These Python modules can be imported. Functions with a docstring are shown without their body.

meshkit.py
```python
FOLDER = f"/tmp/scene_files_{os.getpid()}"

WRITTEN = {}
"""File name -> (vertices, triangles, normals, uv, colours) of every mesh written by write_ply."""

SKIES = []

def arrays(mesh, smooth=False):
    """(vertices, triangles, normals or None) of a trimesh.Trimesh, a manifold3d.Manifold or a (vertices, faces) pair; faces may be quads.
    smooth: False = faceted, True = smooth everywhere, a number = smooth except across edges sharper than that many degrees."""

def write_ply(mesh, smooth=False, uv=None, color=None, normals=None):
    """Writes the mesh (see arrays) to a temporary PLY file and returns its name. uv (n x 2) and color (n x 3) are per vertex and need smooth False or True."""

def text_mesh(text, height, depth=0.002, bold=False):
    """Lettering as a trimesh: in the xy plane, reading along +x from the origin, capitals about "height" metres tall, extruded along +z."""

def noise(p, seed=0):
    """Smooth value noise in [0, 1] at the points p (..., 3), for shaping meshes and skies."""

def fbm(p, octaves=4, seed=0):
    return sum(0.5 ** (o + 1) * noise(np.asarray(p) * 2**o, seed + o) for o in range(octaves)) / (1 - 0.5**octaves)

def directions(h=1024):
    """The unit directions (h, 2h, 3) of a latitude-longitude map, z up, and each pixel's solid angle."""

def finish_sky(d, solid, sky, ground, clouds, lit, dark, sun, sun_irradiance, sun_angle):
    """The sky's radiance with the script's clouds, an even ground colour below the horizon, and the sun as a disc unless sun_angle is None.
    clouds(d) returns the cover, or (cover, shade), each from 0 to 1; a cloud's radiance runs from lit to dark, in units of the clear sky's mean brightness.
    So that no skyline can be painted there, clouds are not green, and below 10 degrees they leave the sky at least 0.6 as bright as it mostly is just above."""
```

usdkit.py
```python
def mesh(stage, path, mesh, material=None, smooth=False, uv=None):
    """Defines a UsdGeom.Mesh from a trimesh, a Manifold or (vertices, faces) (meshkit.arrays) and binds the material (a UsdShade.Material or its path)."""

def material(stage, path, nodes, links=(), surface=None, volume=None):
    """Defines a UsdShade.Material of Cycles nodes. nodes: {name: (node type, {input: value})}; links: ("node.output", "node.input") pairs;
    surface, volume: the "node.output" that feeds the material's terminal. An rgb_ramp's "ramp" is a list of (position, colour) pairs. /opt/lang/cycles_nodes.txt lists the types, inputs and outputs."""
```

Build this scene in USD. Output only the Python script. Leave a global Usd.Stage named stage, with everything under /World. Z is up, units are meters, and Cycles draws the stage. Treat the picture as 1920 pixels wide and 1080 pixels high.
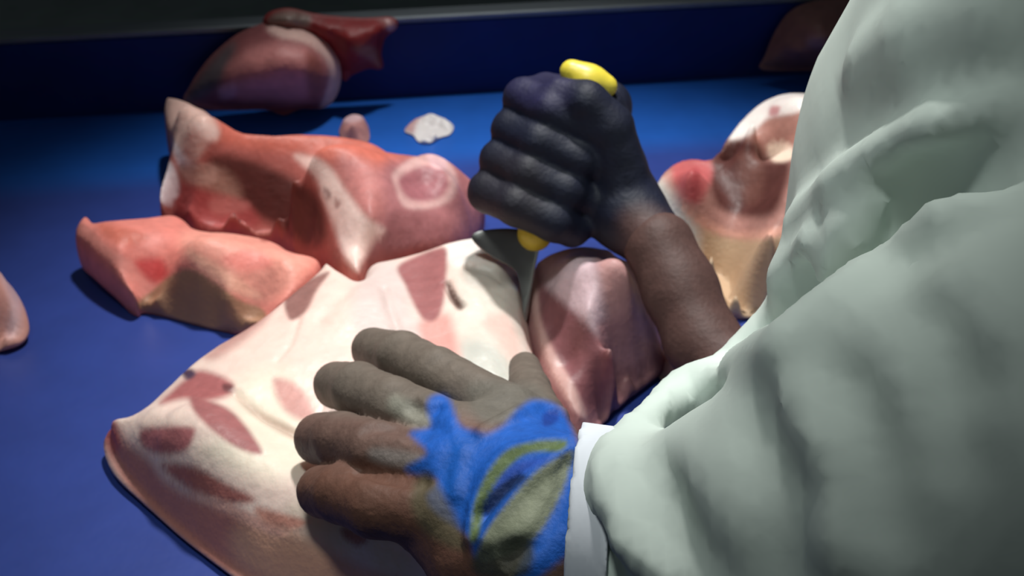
import math
import numpy as np
import trimesh
import shapely
from shapely.geometry import Polygon
from scipy.interpolate import RBFInterpolator
from scipy.spatial import Delaunay
from scipy.sparse import coo_matrix
from scipy.sparse.csgraph import connected_components
import meshkit
import usdkit
from pxr import Gf, Sdf, Usd, UsdGeom, UsdLux, UsdShade, Vt

stage = Usd.Stage.CreateInMemory()
UsdGeom.SetStageUpAxis(stage, UsdGeom.Tokens.z)
UsdGeom.SetStageMetersPerUnit(stage, 1.0)
UsdGeom.Xform.Define(stage, '/World')
T = Sdf.ValueTypeNames

# ------------------------------------------------------------------ camera, lights, exposure
PITCH, CAM_H, HFOV = math.radians(32.0), 0.466, math.radians(42.0)
FPX = 960.0 / math.tan(HFOV / 2)
EXPOSURE = 0.25
cam = UsdGeom.Camera.Define(stage, '/World/camera')
cam.AddTranslateOp().Set(Gf.Vec3d(0, 0, CAM_H))
cam.AddRotateXOp().Set(90.0 - math.degrees(PITCH))
cam.CreateHorizontalApertureAttr(36.0)
cam.CreateVerticalApertureAttr(20.25)
cam.CreateFocalLengthAttr(18.0 / math.tan(HFOV / 2))
cam.CreateClippingRangeAttr(Gf.Vec2f(0.02, 100))
cam.CreateExposureAttr(EXPOSURE)
cam.CreateFStopAttr(16.0)                     # a soft phone video: focused a little short of the belt
cam.CreateFocusDistanceAttr(0.50)


def spot(name, pos, target, radius, intensity, color, half_angle, softness):
    """An unseen round spot lamp whose soft cone darkens the corners."""
    l = UsdLux.SphereLight.Define(stage, '/World/' + name)
    z = np.array(pos, float) - np.array(target, float)
    z /= np.linalg.norm(z)
    x = np.cross([0, 1, 0.01], z); x /= np.linalg.norm(x)
    y = np.cross(z, x)
    m = Gf.Matrix4d(*x, 0, *y, 0, *z, 0, *pos, 1)
    l.AddTransformOp().Set(m)
    l.CreateRadiusAttr(radius)
    l.CreateIntensityAttr(intensity)
    l.CreateColorAttr(Gf.Vec3f(*color))
    s = UsdLux.ShapingAPI.Apply(l.GetPrim())
    s.CreateShapingConeAngleAttr(half_angle)
    s.CreateShapingConeSoftnessAttr(softness)
    return l


spot('lamp_key', (0.06, 1.12, 1.50), (0.01, 0.70, 0.05), 0.06, 660.0, (1.0, 0.99, 0.96), 17.0, 0.9)
spot('added_fill', (-0.24, 0.20, 1.72), (0.05, 0.60, 0.06), 0.12, 80.0, (0.92, 1.0, 0.96), 12.0, 0.95)  # unseen fill, added to brighten the near sides
dome = UsdLux.DomeLight.Define(stage, '/World/room_light')
dome.CreateIntensityAttr(0.012)
dome.CreateColorAttr(Gf.Vec3f(0.80, 0.92, 1.0))

# ------------------------------------------------------------------ pixel <-> world (used for tracing the outlines only)
RIGHT = np.array([1.0, 0, 0])
UP = np.array([0, math.sin(PITCH), math.cos(PITCH)])
FWD = np.array([0, math.cos(PITCH), -math.sin(PITCH)])
EYE = np.array([0, 0, CAM_H])


def ray(px, py):
    return (px - 960) / FPX * RIGHT - (py - 540) / FPX * UP + FWD


def atz(px, py, z):
    r = ray(px, py)
    return EYE + r * ((z - CAM_H) / r[2])


def atd(px, py, d):
    return EYE + ray(px, py) * d


def pix(P):
    q = np.asarray(P, float) - EYE
    d = np.maximum(q @ FWD, 1e-3)
    return np.stack([960 + FPX * (q @ RIGHT) / d, 540 - FPX * (q @ UP) / d], -1)


def lin(c):
    c = np.asarray(c, float) / 255.0
    return np.where(c <= 0.04045, c / 12.92, ((c + 0.055) / 1.055) ** 2.4)


def smooth_poly(pts, n=6):
    """Closed Catmull-Rom curve through the points (k-dimensional)."""
    p = np.asarray(pts, float)
    a, b, c, d = np.roll(p, 1, 0), p, np.roll(p, -1, 0), np.roll(p, -2, 0)
    out = []
    for t in np.arange(n) / n:
        out.append(0.5 * (2 * b + (c - a) * t + (2 * a - 5 * b + 4 * c - d) * t * t + (3 * b - a - 3 * c + d) * t ** 3))
    return np.stack(out, 1).reshape(-1, p.shape[1])


# ------------------------------------------------------------------ prims, names, labels
used = {}


def numbered(parent, name):
    k = used.get((parent, name), 0)
    used[(parent, name)] = k + 1
    return name if k == 0 else f'{name}_{k:03d}'


def tag(prim, label=None, category=None, group=None, kind=None):
    for k, v in (('label', label), ('category', category), ('group', group), ('kind', kind)):
        if v:
            prim.SetCustomDataByKey(k, v)
    return prim


def thing(name, label, category, group=None, loc=None):
    x = UsdGeom.Xform.Define(stage, '/World/' + numbered('/World', name))
    return tag(x.GetPrim(), label, category, group)


def vnormals(v, f):
    n = np.zeros_like(v)
    fn = np.cross(v[f[:, 1]] - v[f[:, 0]], v[f[:, 2]] - v[f[:, 0]])
    for k in range(3):
        np.add.at(n, f[:, k], fn)
    l = np.linalg.norm(n, axis=1, keepdims=True)
    return np.where(l > 0, n / np.maximum(l, 1e-12), [0, 0, 1.0])


def pmesh(parent, name, v, f, mat, col=None, normals=None, label=None):
    """One Mesh prim with per-vertex normals and the vertex colours of its material."""
    path = (str(parent.GetPath()) if parent is not None else '/World')
    path = path + '/' + numbered(path, name)
    ids = np.unique(f)
    remap = np.zeros(len(v), int); remap[ids] = np.arange(len(ids))
    vv, ff = v[ids], remap[f]
    m = UsdGeom.Mesh.Define(stage, path)
    m.CreatePointsAttr(Vt.Vec3fArray.FromNumpy(vv.astype(np.float32)))
    m.CreateFaceVertexCountsAttr(Vt.IntArray.FromNumpy(np.full(len(ff), 3, np.int32)))
    m.CreateFaceVertexIndicesAttr(Vt.IntArray.FromNumpy(ff.astype(np.int32).ravel()))
    m.CreateSubdivisionSchemeAttr('none')
    if normals is not None:
        m.CreateNormalsAttr(Vt.Vec3fArray.FromNumpy(normals[ids].astype(np.float32)))
        m.SetNormalsInterpolation('vertex')
    if col is not None:
        UsdGeom.PrimvarsAPI(m).CreatePrimvar('tint', T.Color3fArray, 'vertex').Set(Vt.Vec3fArray.FromNumpy(col[ids].astype(np.float32)))
    UsdShade.MaterialBindingAPI.Apply(m.GetPrim()).Bind(mat)
    if label:
        tag(m.GetPrim(), label)
    return m.GetPrim()


def tmesh(parent, name, mesh, mat, smooth=30, label=None):
    path = (str(parent.GetPath()) if parent is not None else '/World')
    path = path + '/' + numbered(path, name)
    p = usdkit.mesh(stage, path, mesh, mat, smooth=smooth).GetPrim()
    if label:
        tag(p, label)
    return p


# ------------------------------------------------------------------ materials
def tinted(name, rough, noise_scale, noise_amt, bump=0.0, bump_scale=300, sss=0.0, spec=0.5, coat=0.0, sheen=0.0):
    """Material whose colour is the mesh's own tint, broken up by two noises, with fine relief."""
    lo, hi = 1 - noise_amt, 1 + noise_amt
    nodes = {
        'a': ('attribute', {'attribute': 'tint'}),
        'g': ('geometry', {}),
        'n': ('noise_texture', {'scale': noise_scale, 'detail': 5.0, 'roughness': 0.6}),
        'mr': ('map_range', {'from_min': 0.3, 'from_max': 0.7, 'to_min': lo, 'to_max': hi}),
        'vm': ('vector_math', {'math_type': 'scale'}),
        'nb': ('noise_texture', {'scale': bump_scale, 'detail': 3.0}),
        'b': ('bump', {'strength': min(1.0, bump), 'distance': 0.002}),
        'p': ('principled_bsdf', {'roughness': rough, 'subsurface_weight': sss, 'subsurface_radius': (1.0, 0.35, 0.25),
                                  'subsurface_scale': 0.004, 'specular_ior_level': spec, 'coat_weight': coat, 'coat_roughness': 0.25,
                                  'sheen_weight': sheen}),
    }
    links = [('g.position', 'n.vector'), ('n.fac', 'mr.value'), ('a.color', 'vm.vector1'), ('mr.result', 'vm.scale'),
             ('vm.vector', 'p.base_color'), ('g.position', 'nb.vector')]
    if bump > 0:
        links += [('nb.fac', 'b.height'), ('b.normal', 'p.normal')]
    return usdkit.material(stage, '/World/Looks/' + name, nodes, links, surface='p.BSDF')


def plain(name, color, rough, noise_scale=20, noise_amt=0.1, metal=0.0, bump=0.0, bump_scale=200, spec=0.5, stretch=(1, 1, 1)):
    c = lin(color)
    nodes = {
        'g': ('geometry', {}),
        'mp': ('mapping', {'scale': stretch}),
        'n': ('noise_texture', {'scale': noise_scale, 'detail': 5.0, 'roughness': 0.6}),
        'r': ('rgb_ramp', {'ramp': [(0.3, tuple(c * (1 - noise_amt))), (0.7, tuple(np.minimum(c * (1 + noise_amt), 1)))]}),
        'nb': ('noise_texture', {'scale': bump_scale, 'detail': 3.0}),
        'b': ('bump', {'strength': min(1.0, bump), 'distance': 0.002}),
        'p': ('principled_bsdf', {'roughness': rough, 'metallic': metal, 'specular_ior_level': spec}),
    }
    links = [('g.position', 'mp.vector'), ('mp.vector', 'n.vector'), ('n.fac', 'r.fac'), ('r.color', 'p.base_color'), ('g.position', 'nb.vector')]
    if bump > 0:
        links += [('nb.fac', 'b.height'), ('b.normal', 'p.normal')]
    return usdkit.material(stage, '/World/Looks/' + name, nodes, links, surface='p.BSDF')


M_fat = tinted('pork_fat', 0.42, 70, 0.06, bump=0.25, bump_scale=180, sss=0.12, spec=0.4)
M_lean = tinted('pork_lean', 0.5, 110, 0.12, bump=0.22, bump_scale=260, sss=0.08, spec=0.33)
M_skin = tinted('pork_skin', 0.5, 60, 0.07, bump=0.2, bump_scale=350, sss=0.08, spec=0.35)
M_glove = tinted('work_glove', 0.6, 160, 0.14, bump=0.2, bump_scale=420, spec=0.3)
M_navy = tinted('navy_glove', 0.62, 160, 0.15, bump=0.2, bump_scale=420, spec=0.4)
M_coat = tinted('coat_cloth', 0.85, 14, 0.04, bump=0.08, bump_scale=90, spec=0.2)
M_body = tinted('worker_skin', 0.5, 60, 0.05, sss=0.1)
M_belt = tinted('belt_plastic', 0.42, 26, 0.07, bump=0.08, bump_scale=120, spec=0.35)
M_guard = plain('guard_plastic', (10, 38, 105), 0.5, 18, 0.15, spec=0.3)
M_steel = plain('brushed_steel', (120, 128, 134), 0.45, 60, 0.12, metal=0.6, stretch=(0.1, 4, 4))
M_floor = plain('concrete_floor', (120, 130, 128), 0.7, 6, 0.15, bump=0.1)
M_wall = plain('painted_wall', (120, 125, 122), 0.8, 4, 0.08)
M_blade = plain('knife_steel', (150, 148, 146), 0.3, 60, 0.1, metal=0.9)
M_yellow = plain('yellow_plastic', (228, 206, 70), 0.4, 60, 0.08)
M_trousers = plain('trouser_cloth', (190, 195, 192), 0.9, 20, 0.08, bump=0.2)
M_boot = plain('rubber_boot', (225, 225, 222), 0.5, 20, 0.05)


# ------------------------------------------------------------------ shape tools
def paint(v, base, layers, P=None):
    """Colours of a surface, painted shade and highlights included: base colour, then patches (outline traced in the photo, colour, edge softness[, amount])."""
    q = pix(v) if P is None else P
    col = np.tile(lin(base), (len(v), 1))
    for ly in layers:
        poly, c, soft = ly[0], ly[1], ly[2]
        amt = ly[3] if len(ly) > 3 else 1.0
        pg = Polygon(smooth_poly(poly, 5)).buffer(0)
        pts = shapely.points(q)
        d = shapely.distance(shapely.boundary(pg), pts)
        d = np.where(shapely.contains(pg, pts), d, -d)
        w = np.clip(d / (2 * soft) + 0.5, 0, 1)
        w = (w * w * (3 - 2 * w) * amt)[:, None]
        col = col * (1 - w) + lin(c) * w
    return col


def in_poly(q, poly):
    return shapely.contains(Polygon(smooth_poly(poly, 5)).buffer(0), shapely.points(q))


def relief(outline, controls, res=0.0022, rnd=0.010, thick=None, frame=None, bulge=0.004, lump=0.0012, lump_scale=60, seed=0, smoothing=1e-5, n=5, grooves=()):
    """A closed lump of meat lying on a plane. outline: (pixel x, pixel y, height) points of its edge; controls: the same for its top.
    The top is a smooth surface through them, the edge is rounded and bulges a little, the underside is flat (or thick below the top)."""
    if frame is None:
        O, U, V = np.zeros(3), np.array([1.0, 0, 0]), np.array([0, 1.0, 0])
    else:
        O, U, V = frame
    N = np.cross(U, V)

    def onplane(px, py, h):
        r = ray(px, py)
        P = EYE + r * (((O + N * h - EYE) @ N) / (r @ N))
        return np.array([(P - O) @ U, (P - O) @ V, h])

    o3 = np.array([onplane(*p) for p in smooth_poly(outline, n)])
    c3 = np.array([onplane(*p) for p in controls])
    pg = Polygon(o3[:, :2]).buffer(0)
    if pg.geom_type != 'Polygon':
        pg = max(pg.geoms, key=lambda g: g.area)
    ring = np.array(pg.exterior.segmentize(res).coords)[:-1]
    x0, y0, x1, y1 = pg.bounds
    gx, gy = np.meshgrid(np.arange(x0, x1, res), np.arange(y0, y1, res * 0.87))
    gx = gx + (np.arange(gx.shape[0]) % 2)[:, None] * res / 2
    rng = np.random.default_rng(seed + 1)
    gx, gy = gx + rng.uniform(-.25, .25, gx.shape) * res, gy + rng.uniform(-.25, .25, gy.shape) * res
    g = np.stack([gx.ravel(), gy.ravel()], 1)
    inner = pg.buffer(-0.6 * res)
    g = g[shapely.contains_xy(inner, g[:, 0], g[:, 1])]
    P = np.vstack([ring, g])
    nb = len(ring)
    tri = Delaunay(P).simplices
    cen = P[tri].mean(1)
    tri = tri[shapely.contains_xy(pg.buffer(1e-6), cen[:, 0], cen[:, 1])]
    a, b, c = P[tri[:, 0]], P[tri[:, 1]], P[tri[:, 2]]
    flip = (b[:, 0] - a[:, 0]) * (c[:, 1] - a[:, 1]) - (b[:, 1] - a[:, 1]) * (c[:, 0] - a[:, 0]) < 0
    tri[flip] = tri[flip][:, ::-1]
    k = np.vstack([o3[::2], c3])
    rbf = RBFInterpolator(k[:, :2], k[:, 2], kernel='thin_plate_spline', smoothing=smoothing)
    z = rbf(P)
    d = shapely.distance(pg.exterior, shapely.points(P))
    t = np.clip(1 - d / rnd, 0, 1)
    top = z - np.minimum(rnd * 0.8, np.maximum(z, 0.002) * 0.45) * (1 - np.sqrt(np.maximum(1 - t * t, 0)))
    q3 = np.stack([P[:, 0], P[:, 1], top], 1)
    top += lump * (meshkit.fbm(q3 * lump_scale + seed * 7.3, 4, seed) - 0.5) * 2 * np.clip(d / rnd, 0.15, 1)
    for (line, width, depth) in grooves:
        gl = shapely.LineString([onplane(*p)[:2] for p in line])
        gd = shapely.distance(gl, shapely.points(P))
        top -= depth * np.exp(-(gd / width) ** 2)
    base = np.full(len(P), .0006) if thick is None else np.maximum(.0006, z - thick)
    top = np.maximum(top, base + 0.0015)
    # outward direction of the ring
    nxt, prv = np.roll(ring, -1, 0), np.roll(ring, 1, 0)
    tg = nxt - prv
    out = np.stack([tg[:, 1], -tg[:, 0]], 1)
    out /= np.maximum(np.linalg.norm(out, axis=1, keepdims=True), 1e-9)
    if not shapely.is_ccw(pg.exterior):
        out = -out
    rows = []
    for s in (0.2, 0.4, 0.6, 0.8):
        h = top[:nb] * (1 - s) + base[:nb] * s
        amp = np.minimum(bulge, 0.5 * (top[:nb] - base[:nb]))
        rr = ring + out * (amp * math.sin(math.pi * s))[:, None]
        rows.append(np.column_stack([rr, h]))
    shrink = np.column_stack([P, base])
    v = np.vstack([np.column_stack([P, top])] + rows + [shrink])
    n0 = len(P)
    loops = [np.arange(nb)] + [n0 + i * nb + np.arange(nb) for i in range(4)] + [n0 + 4 * nb + np.arange(nb)]
    f = [tri]
    ccw = shapely.is_ccw(pg.exterior)
    for l0, l1 in zip(loops[:-1], loops[1:]):
        a, b = l0, np.roll(l0, -1)
        c, e = l1, np.roll(l1, -1)
        q = np.vstack([np.stack([a, c, b], 1), np.stack([b, c, e], 1)])
        f.append(q if ccw else q[:, ::-1])
    f.append(tri[:, ::-1] + n0 + 4 * nb)
    f = np.vstack(f)
    w = O + v[:, :1] * U + v[:, 1:2] * V + v[:, 2:] * N
    return w, f


def biggest(f, sel):
    """Of the selected faces those of the largest connected patch."""
    ids = np.flatnonzero(sel)
    if len(ids) < 4:
        return sel
    g = f[ids]
    e = np.sort(np.vstack([g[:, [0, 1]], g[:, [1, 2]], g[:, [2, 0]]]), 1)
    n = f.max() + 1
    m = coo_matrix((np.ones(len(e)), (e[:, 0], e[:, 1])), shape=(n, n))
    lab = connected_components(m, directed=False)[1][g[:, 0]]
    out = np.zeros(len(f), bool)
    out[ids[lab == np.bincount(lab).argmax()]] = True
    return out


def meat(t, v, f, col, regions, default, normals=None):
    """Splits one closed lump into its parts along the traced outlines. regions: (part name, outline, material[, label]); default: (name, material)."""
    nrm = vnormals(v, f) if normals is None else normals
    q = pix(v[f].mean(1))
    left = np.ones(len(f), bool)
    fc_ = v[f].mean(1)
    fn_ = np.cross(v[f[:, 1]] - v[f[:, 0]], v[f[:, 2]] - v[f[:, 0]])
    seen = ((EYE - fc_) * fn_).sum(1) > 0
    for r in regions:
        sel = left & in_poly(q, r[1]) & seen
        sel = biggest(f, sel)
        if sel.sum() > 3:
            pmesh(t, r[0], v, f[sel], r[2], col, nrm, r[3] if len(r) > 3 else None)
            left &= ~sel
    pmesh(t, default[0], v, f[left], default[1], col, nrm)


def nets(fn, lo, hi, h):
    """Surface of the field fn(points) = 0, by naive surface nets."""
    lo, hi = np.asarray(lo, float), np.asarray(hi, float)
    n = np.maximum(np.ceil((hi - lo) / h).astype(int), 3) + 1
    ax = [lo[i] + h * np.arange(n[i]) for i in range(3)]
    B = 6                                                   # blocks whose centre is far from the surface keep the centre's value
    nb_ = -(-n // B)
    ce = np.stack(np.meshgrid(*[lo[i] + h * (B * np.arange(nb_[i]) + (B - 1) / 2) for i in range(3)], indexing='ij'), -1)
    cf = fn(ce.reshape(-1, 3)).reshape(nb_)
    F = np.repeat(np.repeat(np.repeat(cf, B, 0), B, 1), B, 2)[:n[0], :n[1], :n[2]].astype(np.float32)
    near = np.argwhere(np.abs(cf) < h * B * 1.15 + .012)
    off = np.stack(np.meshgrid(*[np.arange(B)] * 3, indexing='ij'), -1).reshape(-1, 3)
    gi = (near[:, None] * B + off[None]).reshape(-1, 3)
    gi = gi[(gi < n).all(1)]
    for i in range(0, len(gi), 200000):
        g_ = gi[i:i + 200000]
        F[tuple(g_.T)] = fn(lo + h * g_)
    F[0], F[-1], F[:, 0], F[:, -1], F[:, :, 0], F[:, :, -1] = (np.maximum(x, 1e-4) for x in (F[0], F[-1], F[:, 0], F[:, -1], F[:, :, 0], F[:, :, -1]))
    S = F < 0
    m = n - 1
    cnt = np.zeros(m, np.int8)
    for a in (0, 1):
        for b in (0, 1):
            for c in (0, 1):
                cnt += S[a:a + m[0], b:b + m[1], c:c + m[2]]
    cells = np.argwhere((cnt > 0) & (cnt < 8))
    idx = np.full(m, -1, int); idx[tuple(cells.T)] = np.arange(len(cells))
    acc, num = np.zeros((len(cells), 3)), np.zeros(len(cells))
    C = [np.array(c) for c in np.ndindex(2, 2, 2)]
    for i in range(8):
        for j in range(i + 1, 8):
            if np.abs(C[i] - C[j]).sum() == 1:
                fa, fb = F[tuple((cells + C[i]).T)], F[tuple((cells + C[j]).T)]
                x = (fa < 0) != (fb < 0)
                t = np.where(x, fa / np.where(x, fa - fb, 1), 0)
                acc += np.where(x[:, None], C[i] + t[:, None] * (C[j] - C[i]), 0)
                num += x
    v = lo + h * (cells + acc / num[:, None])
    faces = []
    for a in range(3):
        b, c = (a + 1) % 3, (a + 2) % 3
        sl0, sl1 = [slice(None)] * 3, [slice(None)] * 3
        sl0[a], sl1[a] = slice(0, -1), slice(1, None)
        E = np.argwhere(S[tuple(sl0)] != S[tuple(sl1)])
        E = E[(E[:, b] > 0) & (E[:, c] > 0) & (E[:, b] < m[b]) & (E[:, c] < m[c])]
        eb, ec = np.eye(3, dtype=int)[b], np.eye(3, dtype=int)[c]
        q = np.stack([idx[tuple(x.T)] for x in (E - eb - ec, E - ec, E, E - eb)], 1)
        inside = S[tuple(E.T)]
        q[~inside] = q[~inside][:, ::-1]
        faces += [q[:, [0, 1, 2]], q[:, [0, 2, 3]]]
    f = np.vstack(faces)
    return v, f[(f >= 0).all(1)]


def cone(p, a, b, ra, rb):
    a, b = np.asarray(a, float), np.asarray(b, float)
    ab = b - a
    t = np.clip((p - a) @ ab / max(ab @ ab, 1e-12), 0, 1)
    return np.linalg.norm(p - a - t[:, None] * ab, axis=1) - (ra + (rb - ra) * t)


def smin(a, b, k):
    h = np.clip(0.5 + 0.5 * (b - a) / k, 0, 1)
    return b + (a - b) * h - k * h * (1 - h)


def chain(p, pts, k=None):
    """pts: (point, radius) joints."""
    d = None
    for (a, ra), (b, rb) in zip(pts[:-1], pts[1:]):
        e = cone(p, a, b, ra, rb)
        d = e if d is None else (np.minimum(d, e) if not k else smin(d, e, k))
    return d


def bounds(joints, pad):
    P = np.array([j[0] for j in joints]); r = max(j[1] for j in joints)
    return P.min(0) - r - pad, P.max(0) + r + pad


def box(x0, x1, y0, y1, z0, z1, ch=0.0):
    """Box with chamfered edges as a convex hull."""
    pts = []
    for x, sx in ((x0, 1), (x1, -1)):
        for y, sy in ((y0, 1), (y1, -1)):
            for z, sz in ((z0, 1), (z1, -1)):
                if ch:
                    pts += [(x + sx * ch, y + sy * ch, z), (x + sx * ch, y, z + sz * ch), (x, y + sy * ch, z + sz * ch)]
                else:
                    pts.append((x, y, z))
    return trimesh.convex.convex_hull(np.array(pts))


# ------------------------------------------------------------------ the setting
tag(tmesh(None, 'floor', box(-4, 4, -3, 6, -0.95, -0.90), M_floor, False), 'dark grey concrete floor beyond the blue conveyor', None, None, 'structure')
tag(tmesh(None, 'wall_back', box(-4, 4, 6, 6.1, -0.9, 2.2), M_wall, False), 'dim painted wall behind the conveyor', None, None, 'structure')

# ------------------------------------------------------------------ conveyor
G0, G1 = atz(0, 227, 0), atz(1290, 150, 0)
YAW = math.atan2(G1[1] - G0[1], G1[0] - G0[0])
UX, UY = np.array([math.cos(YAW), math.sin(YAW), 0]), np.array([-math.sin(YAW), math.cos(YAW), 0])
GD = float(G0 @ UY)                       # distance of the guard along UY
r = ray(640, 46)
s = GD / (r @ UY)
GUARD_H = float((EYE + r * s)[2])
RZ = trimesh.transformations.rotation_matrix(YAW, [0, 0, 1])


def yawed(m):
    m = m.copy(); m.apply_transform(RZ); return m


conv = thing('conveyor', 'blue belt conveyor carrying the pork, with a raised dark blue side guard', 'conveyor')
BX0, BX1, BY0 = -1.3, 0.9, 0.36
# belt: fine strip so that the lighter blue band along the guard is set in its vertex colours
xs, ys = np.linspace(BX0, BX1, 45), np.linspace(BY0, GD, 60)
gx, gy = np.meshgrid(xs, ys, indexing='ij')
tv = np.stack([gx.ravel(), gy.ravel(), np.zeros(gx.size)], 1)
i, j = np.meshgrid(np.arange(44), np.arange(59), indexing='ij')
k0 = (i * 60 + j).ravel()
tf = np.vstack([np.stack([k0, k0 + 60, k0 + 61], 1), np.stack([k0, k0 + 61, k0 + 1], 1)])
w = np.clip((tv[:, 1] - (GD - 0.150)) / 0.045, 0, 1)[:, None]
w = w * w * (3 - 2 * w)
bcol = lin((44, 64, 138)) * (1 - w) + lin((30, 92, 184)) * w
tv = tv @ np.array([UX, UY, [0, 0, 1]])
pmesh(conv, 'belt', tv, tf, M_belt, bcol, np.tile([0, 0, 1.0], (len(tv), 1)))
tmesh(conv, 'belt_bed', yawed(box(BX0, BX1, BY0, GD, -0.03, -0.001, 0.0)), M_guard, False)
tmesh(conv, 'side_guard', yawed(box(BX0, BX1, GD, GD + 0.012, -0.06, GUARD_H - 0.002, 0.001)), M_guard, False, 'dark blue upright guard along the far edge')
tmesh(conv, 'guard_rail', yawed(box(BX0, BX1, GD - 0.001, GD + 0.020, GUARD_H - 0.002, GUARD_H + 0.004, 0.0015)), M_steel, False, 'thin grey steel rail capping the guard')
tmesh(conv, 'frame', yawed(box(BX0, BX1, BY0 - 0.02, BY0, -0.10, -0.002, 0.003)), M_steel, False)
tmesh(conv, 'frame', yawed(box(BX0, BX1, GD + 0.012, GD + 0.032, -0.12, -0.02, 0.003)), M_steel, False)
for lx in (BX0 + 0.12, BX1 - 0.10):
    for ly in (BY0 + 0.02, GD - 0.05):
        tmesh(conv, 'leg', yawed(box(lx - 0.025, lx + 0.025, ly - 0.025, ly + 0.025, -0.90, -0.03, 0.004)), M_steel, False)

# ------------------------------------------------------------------ main slab under the left hand
slab = thing('pork_slab', 'large pork slab of white fat and pink lean held down by the grey gloved hand', 'meat')
o = [(203, 782, .026), (215, 768, .03), (258, 760, .034), (300, 722, .036), (350, 676, .04), (400, 640, .042), (470, 598, .044), (535, 548, .046),
     (590, 500, .05), (610, 480, .05), (640, 498, .05), (672, 512, .05), (692, 486, .05), (742, 474, .05), (800, 460, .05), (850, 444, .05), (900, 436, .05), (962, 440, .05), (976, 470, .05),
     (976, 520, .048), (980, 570, .046), (990, 622, .045), (1005, 655, .044), (1030, 705, .042), (1055, 755, .04), (1085, 800, .04), (1110, 880, .04), (1110, 1000, .04),
     (1060, 1110, .035), (940, 1150, .03), (780, 1150, .02), (640, 1120, .016), (500, 1082, .014), (420, 1032, .013), (345, 975, .013), (280, 915, .014), (232, 860, .018), (208, 815, .022)]
c = [(270, 790, .040), (300, 830, .041), (360, 870, .042), (450, 915, .043), (560, 965, .044), (700, 1025, .045), (820, 1075, .045),
     (340, 760, .045), (400, 720, .047), (480, 660, .05), (560, 590, .052), (620, 540, .054), (650, 620, .055), (560, 700, .052), (480, 790, .049), (560, 860, .049),
     (700, 560, .057), (790, 520, .052), (790, 570, .052), (870, 480, .060), (930, 500, .058), (890, 560, .056), (930, 640, .055), (850, 640, .052), (940, 700, .052), (960, 800, .047), (900, 900, .046), (700, 900, .047)]
gr = [([(440, 745, .047), (500, 785, .048), (560, 815, .048), (600, 835, .048)], .0030, .0030), ([(838, 535, .054), (850, 560, .054), (866, 575, .054)], .0020, .0040),
      ([(600, 600, .053), (640, 560, .054), (680, 500, .052)], .006, .002), ([(520, 680, .051), (545, 650, .051), (560, 600, .051)], .002, .0012),
      ([(720, 530, .056), (730, 570, .056), (745, 610, .055)], .003, .002), ([(880, 500, .059), (940, 515, .058), (975, 512, .05)], .004, .003)]
v, f = relief(o, c, res=.0012, rnd=.012, bulge=.005, lump=.0018, lump_scale=45, seed=3, grooves=gr)
L_center = [(790, 476), (832, 464), (838, 490), (832, 565), (818, 598), (796, 600), (778, 575), (760, 535), (746, 500)]
L_oval = [(533, 568), (545, 546), (572, 528), (618, 509), (594, 545), (574, 584), (545, 600)]
L_long = [(360, 742), (395, 752), (430, 768), (462, 800), (492, 848), (466, 848), (428, 830), (385, 795), (360, 765)]
L_rect = [(262, 812), (282, 802), (358, 801), (362, 820), (345, 846), (300, 852), (268, 838)]
L_red = [(372, 694), (415, 705), (438, 722), (428, 742), (385, 752), (345, 748), (300, 757), (322, 732), (345, 712)]
L_pale = [(512, 712), (548, 716), (576, 745), (590, 785), (560, 786), (528, 762)]
L_front = [(300, 872), (362, 874), (420, 905), (478, 936), (440, 944), (400, 934), (350, 915)]
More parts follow.
